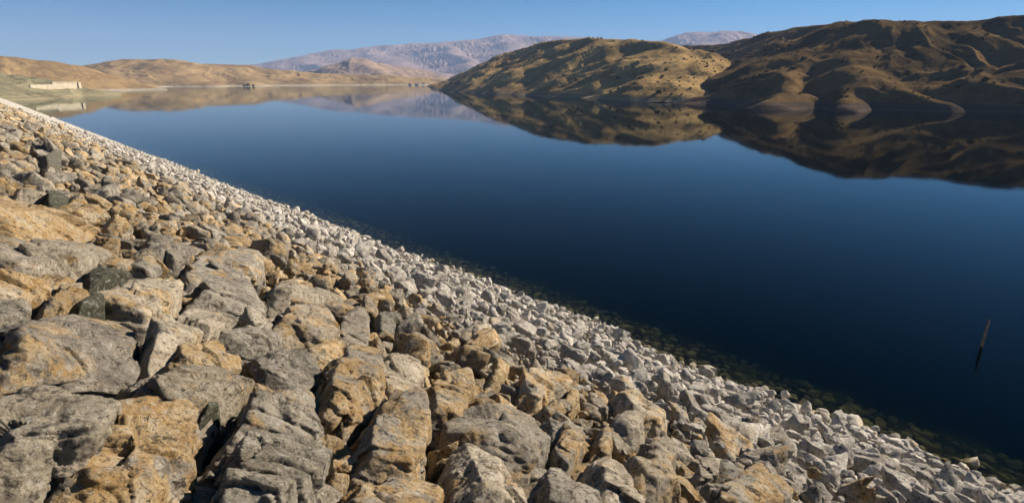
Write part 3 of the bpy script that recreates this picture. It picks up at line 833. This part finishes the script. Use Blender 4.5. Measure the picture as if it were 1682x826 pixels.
# ------------------------------------------------------------------ scrub on the hills
bushM = simple_mat("dry_scrub_leaves", (0.035, 0.030, 0.015), (0.095, 0.075, 0.035), 1.5, 0.9, 0.05)
def bush_mesh(seed, n=70, leaf=0.24):
    g = np.random.default_rng(seed)
    c = g.normal(size=(n, 3)); c /= np.linalg.norm(c, axis=1)[:, None]
    c *= (g.uniform(0.45, 1.0, n) ** 0.6)[:, None]; c[:, 2] = np.abs(c[:, 2]) * 0.8 + 0.1
    V, Fc = [], []
    for q in c:
        a = g.normal(size=(3, 3)) * leaf
        V += [q + a[0], q + a[1], q + a[2]]
        k = len(V); Fc.append((k - 3, k - 2, k - 1))
    st = len(V)
    for a in range(4):
        an = a * 1.57; V.append(np.array([0.1 * math.cos(an), 0.1 * math.sin(an), -0.15]))
    V.append(np.array([0, 0, 0.7]))
    Fc += [(st + a, st + (a + 1) % 4, st + 4) for a in range(4)]
    return np.array(V), np.array(Fc)
BUSH = [bush_mesh(k) for k in range(6)]
def pick(verts, n, xr, zmin=5.0):
    x_, y_, d_ = project(verts)
    dens = fbm(verts[:, 0] / 70, verts[:, 1] / 70, 2.2, 3)
    ok = np.nonzero((verts[:, 2] > zmin) & (x_ > xr[0]) & (x_ < xr[1]) & (dens > -0.12))[0]
    # even by area: cells far off are larger
    wgt = np.linalg.norm(verts[ok, :2], axis=1) ** 2
    return verts[rng.choice(ok, min(n, len(ok)), replace=False, p=wgt / wgt.sum())]
def scrub(name, pts, rmin, rmax, label):
    V, Fc = [], []; off = 0
    for p in pts:
        bv, bf = BUSH[rng.integers(0, 6)]
        a = rng.uniform(0, 6.28); sc = rng.uniform(rmin, rmax)
        R = np.array([[math.cos(a), -math.sin(a), 0], [math.sin(a), math.cos(a), 0], [0, 0, 1]])
        V.append((bv * sc) @ R.T + p); Fc.append(bf + off); off += len(bv)
    o = link(name, mesh_np(name, np.concatenate(V), np.concatenate(Fc)), bushM)
    tag(o, label, kind="stuff")
scrub("scrub", pick(vF, 700, (690, 1210)), 0.7, 1.6, "low dry scrub dotted over the rounded tan hill")
scrub("scrub", pick(vG, 800, (1130, 1700)), 0.5, 1.2, "dark dry scrub covering the brown spurs of the far shore")
bmesh_shared = []
for k in range(4):
    bv, bf = bush_mesh(40 + k, 160)
    me = mesh_np("bush", bv, bf); me.materials.append(bushM); bmesh_shared.append(me)
for verts, cnt, xr, lab, grp in ((vF, 60, (730, 1180), "rounded dark bush standing on the tan middle hill", "bushes on the middle hill"),
                                 (vG, 45, (1180, 1675), "rounded dark bush standing on the brown spurs of the far shore", "bushes on the brown spurs")):
    for p in pick(verts, cnt, xr, 6.0):
        o = link("bush", bmesh_shared[rng.integers(0, 4)], loc=p)
        o.rotation_euler[2] = rng.uniform(0, 6.28)
        q = rng.uniform(1.2, 2.1); o.scale = (q, q, q * rng.uniform(0.75, 1.05))
        tag(o, lab, "bush", grp)

# ------------------------------------------------------------------ small things of the place
def box_part(name, parent, mat, x0, x1, y0, y1, z0, z1, taper=0.0):
    v, f = box_np(x0, x1, y0, y1, z0, z1)
    if taper:
        m = v[:, 2] > (z0 + z1) / 2
        c = v.mean(0); v[m, :2] = c[:2] + (v[m, :2] - c[:2]) * (1 - taper)
    return link(name, mesh_np(name, v, f), mat, parent)
def empty(name, loc, rz=0.0):
    o = bpy.data.objects.new(name, None); o.location = loc; o.rotation_euler[2] = rz; o.empty_display_size = 0.5
    C.objects.link(o); return o

# stake in the water
woodM = simple_mat("weathered_wood", (0.12, 0.095, 0.07), (0.26, 0.21, 0.165), 2.5, 0.9, 0.02)
b = P(1613, 568, 1.0); r_ = ray(1613, 568); k = -H / r_[2]
stake_p = np.array([r_[0] * k, r_[1] * k, 0.0])
pt = empty("mooring_post", stake_p, 0.4)
tag(pt, "lone weathered wooden post standing in the dark water", "post")
segs, rings = 12, [(-3.5, .095), (0, .09), (.5, .085), (1.1, .078), (1.6, .07), (1.86, .058), (1.95, .03)]
V = []; Fc = []
for j, (z_, rad) in enumerate(rings):
    for a in range(segs):
        an = 2 * math.pi * a / segs
        rr_ = rad * (1 + 0.10 * math.sin(3 * an + j) + 0.05 * math.sin(7 * an))
        V.append((rr_ * math.cos(an) + 0.015 * z_, rr_ * math.sin(an), z_))
for j in range(len(rings) - 1):
    for a in range(segs):
        Fc.append((j * segs + a, j * segs + (a + 1) % segs, (j + 1) * segs + (a + 1) % segs, (j + 1) * segs + a))
link("shaft", mesh_np("shaft", np.array(V), np.array(Fc), True), woodM, pt)
V = [(0.072 * math.cos(2 * math.pi * a / segs) + 0.02, 0.072 * math.sin(2 * math.pi * a / segs), z_) for z_ in (1.28, 1.36) for a in range(segs)]
Fc = [(a, (a + 1) % segs, segs + (a + 1) % segs, segs + a) for a in range(segs)]
link("iron_band", mesh_np("iron_band", np.array(V) * [1.12, 1.12, 1], np.array(Fc)), simple_mat("rusty_iron", (0.10, 0.05, 0.03), (0.20, 0.10, 0.05), 6, 0.8), pt)

# concrete intake wall at the far end of the dam
concM = simple_mat("pale_concrete", (0.34, 0.295, 0.22), (0.48, 0.42, 0.32), 0.25, 0.9, 0.03)
concD = simple_mat("stained_concrete", (0.34, 0.30, 0.23), (0.48, 0.42, 0.32), 0.3, 0.9, 0.03)
pa, pb = P(48, 138, 765), P(126, 138, 815)
dv = pb - pa; Lw = math.hypot(dv[0], dv[1])
wl = empty("intake_wall", (pa[0], pa[1], 0), math.atan2(dv[1], dv[0]))
tag(wl, "long pale concrete intake wall at the far end of the dam", "wall")
x = 0.0
zt = 14.6
npan = 9
for k in range(npan):
    x0, x1 = Lw * k / npan, Lw * (k + 1) / npan - 0.15
    zb, zz = (9.2, 12.6) if k < 4 else (7.0, zt)
    box_part("panel", wl, concM, x0, x1, -0.6, 0.6, zb - 3, zz)
box_part("coping", wl, concD, Lw * 4 / npan, Lw + 1.0, -1.2, 1.0, zt + 0.003, zt + 0.6)
box_part("pier", wl, concM, Lw + 0.01, Lw + 3.6, -2.0, 2.0, -2.0, zt - 0.003)
box_part("footing", wl, concD, -2, Lw - 0.2, -3.2, -0.61, -2, 5.8, 0.0)

# three small houses on the far shore
plM = simple_mat("white_plaster", (0.72, 0.68, 0.62), (0.85, 0.81, 0.74), 0.4, 0.85, 0.01)
rfM = simple_mat("red_roof", (0.30, 0.13, 0.08), (0.42, 0.2, 0.12), 0.6, 0.85, 0.02)
dkM = simple_mat("dark_window", (0.03, 0.035, 0.04), (0.05, 0.055, 0.06), 1.0, 0.2, 0.0)
for (hx, hy, D_, wd, lab) in ((684, 134, 2080, 13, "leftmost of the small pale houses on the far shore"),
                              (695, 132, 2110, 10, "small white house, uppermost on the far shore"),
                              (673, 138, 2020, 9, "small white hut lowest down by the far shoreline")):
    q = P(hx, hy, D_)
    near = np.argmin((vB[:, 0] - q[0]) ** 2 + (vB[:, 1] - q[1]) ** 2)
    zg = max(0.5, vB[near, 2])
    hs_ = empty("house", (q[0], q[1], zg), 0.3)
    tag(hs_, lab, "house", "houses on the far shore")
    box_part("wall", hs_, plM, -wd / 2, wd / 2, -4, 4, -2, 5)
    v = np.array([(-wd/2-.5, -4.6, 5.003), (wd/2+.5, -4.6, 5.003), (wd/2+.5, 4.6, 5.003), (-wd/2-.5, 4.6, 5.003), (-wd/2-.5, 0, 7.2), (wd/2+.5, 0, 7.2)])
    me = bpy.data.meshes.new("roof"); me.from_pydata([tuple(a) for a in v], [], [(0, 1, 5, 4), (2, 3, 4, 5), (0, 4, 3), (1, 2, 5), (3, 2, 1, 0)])
    link("roof", me, rfM, hs_)
    for wx_ in (-wd * 0.25, wd * 0.25):
        box_part("window", hs_, dkM, wx_ - .7, wx_ + .7, -4.06, -3.9, 2.2, 3.7)
    box_part("door", hs_, rfM, -.55, .55, -4.06, -3.9, 0.0, 2.2)

# waterside trees on the far shore
leafM = simple_mat("dark_tree_leaves", (0.06, 0.05, 0.028), (0.13, 0.10, 0.055), 0.8, 0.9, 0.05)
barkM = simple_mat("tree_bark", (0.06, 0.045, 0.03), (0.12, 0.09, 0.06), 2.0, 0.9, 0.02)
for j, (tx, hgt, lab) in enumerate(((401, 8, "leftmost of the three trees at the far waterline"), (407, 11, "tallest of the three trees at the far waterline"), (416, 7, "rightmost of the three trees at the far waterline"))):
    q = P(tx, 139.5, 1720)
    tr = empty("tree", (q[0], q[1], 0.0)); tag(tr, lab, "tree", "trees at the far waterline")
    V = []; Fc = []
    for a, (z_, rad) in enumerate([(-2, .5), (hgt * .35, .35), (hgt * .8, .1)]):
        for c_ in range(6): V.append((rad * math.cos(c_ * 1.047), rad * math.sin(c_ * 1.047), z_))
    for a in range(2):
        for c_ in range(6): Fc.append((a * 6 + c_, a * 6 + (c_ + 1) % 6, a * 6 + 6 + (c_ + 1) % 6, a * 6 + 6 + c_))
    link("trunk", mesh_np("trunk", np.array(V), np.array(Fc), True), barkM, tr)
    bv, bf = bush_mesh(90 + j, 420, 0.09)
    link("crown", mesh_np("crown", bv * [hgt * .52, hgt * .45, hgt * .85] + [0, 0, hgt * .08], bf), leafM, tr)

# ------------------------------------------------------------------ haze
Mh = NT("haze_air")
pv = Mh.n("ShaderNodeVolumePrincipled")
pv.inputs["Color"].default_value = (0.46, 0.62, 1.0, 1)
pv.inputs["Density"].default_value = 0.000085
Mh.l(pv.outputs[0], Mh.out.inputs[1])
v, f = box_np(-12500, 12500, -12500, 12500, -31.0, 920.0)
hz_o = tag(link("haze", mesh_np("haze", v, f), Mh.m), "thin blue distance haze over the whole valley", kind="stuff")
print("stones", N, "objects", len(C.objects), "polys", sum(len(o.data.polygons) for o in C.objects if o.type == 'MESH'))
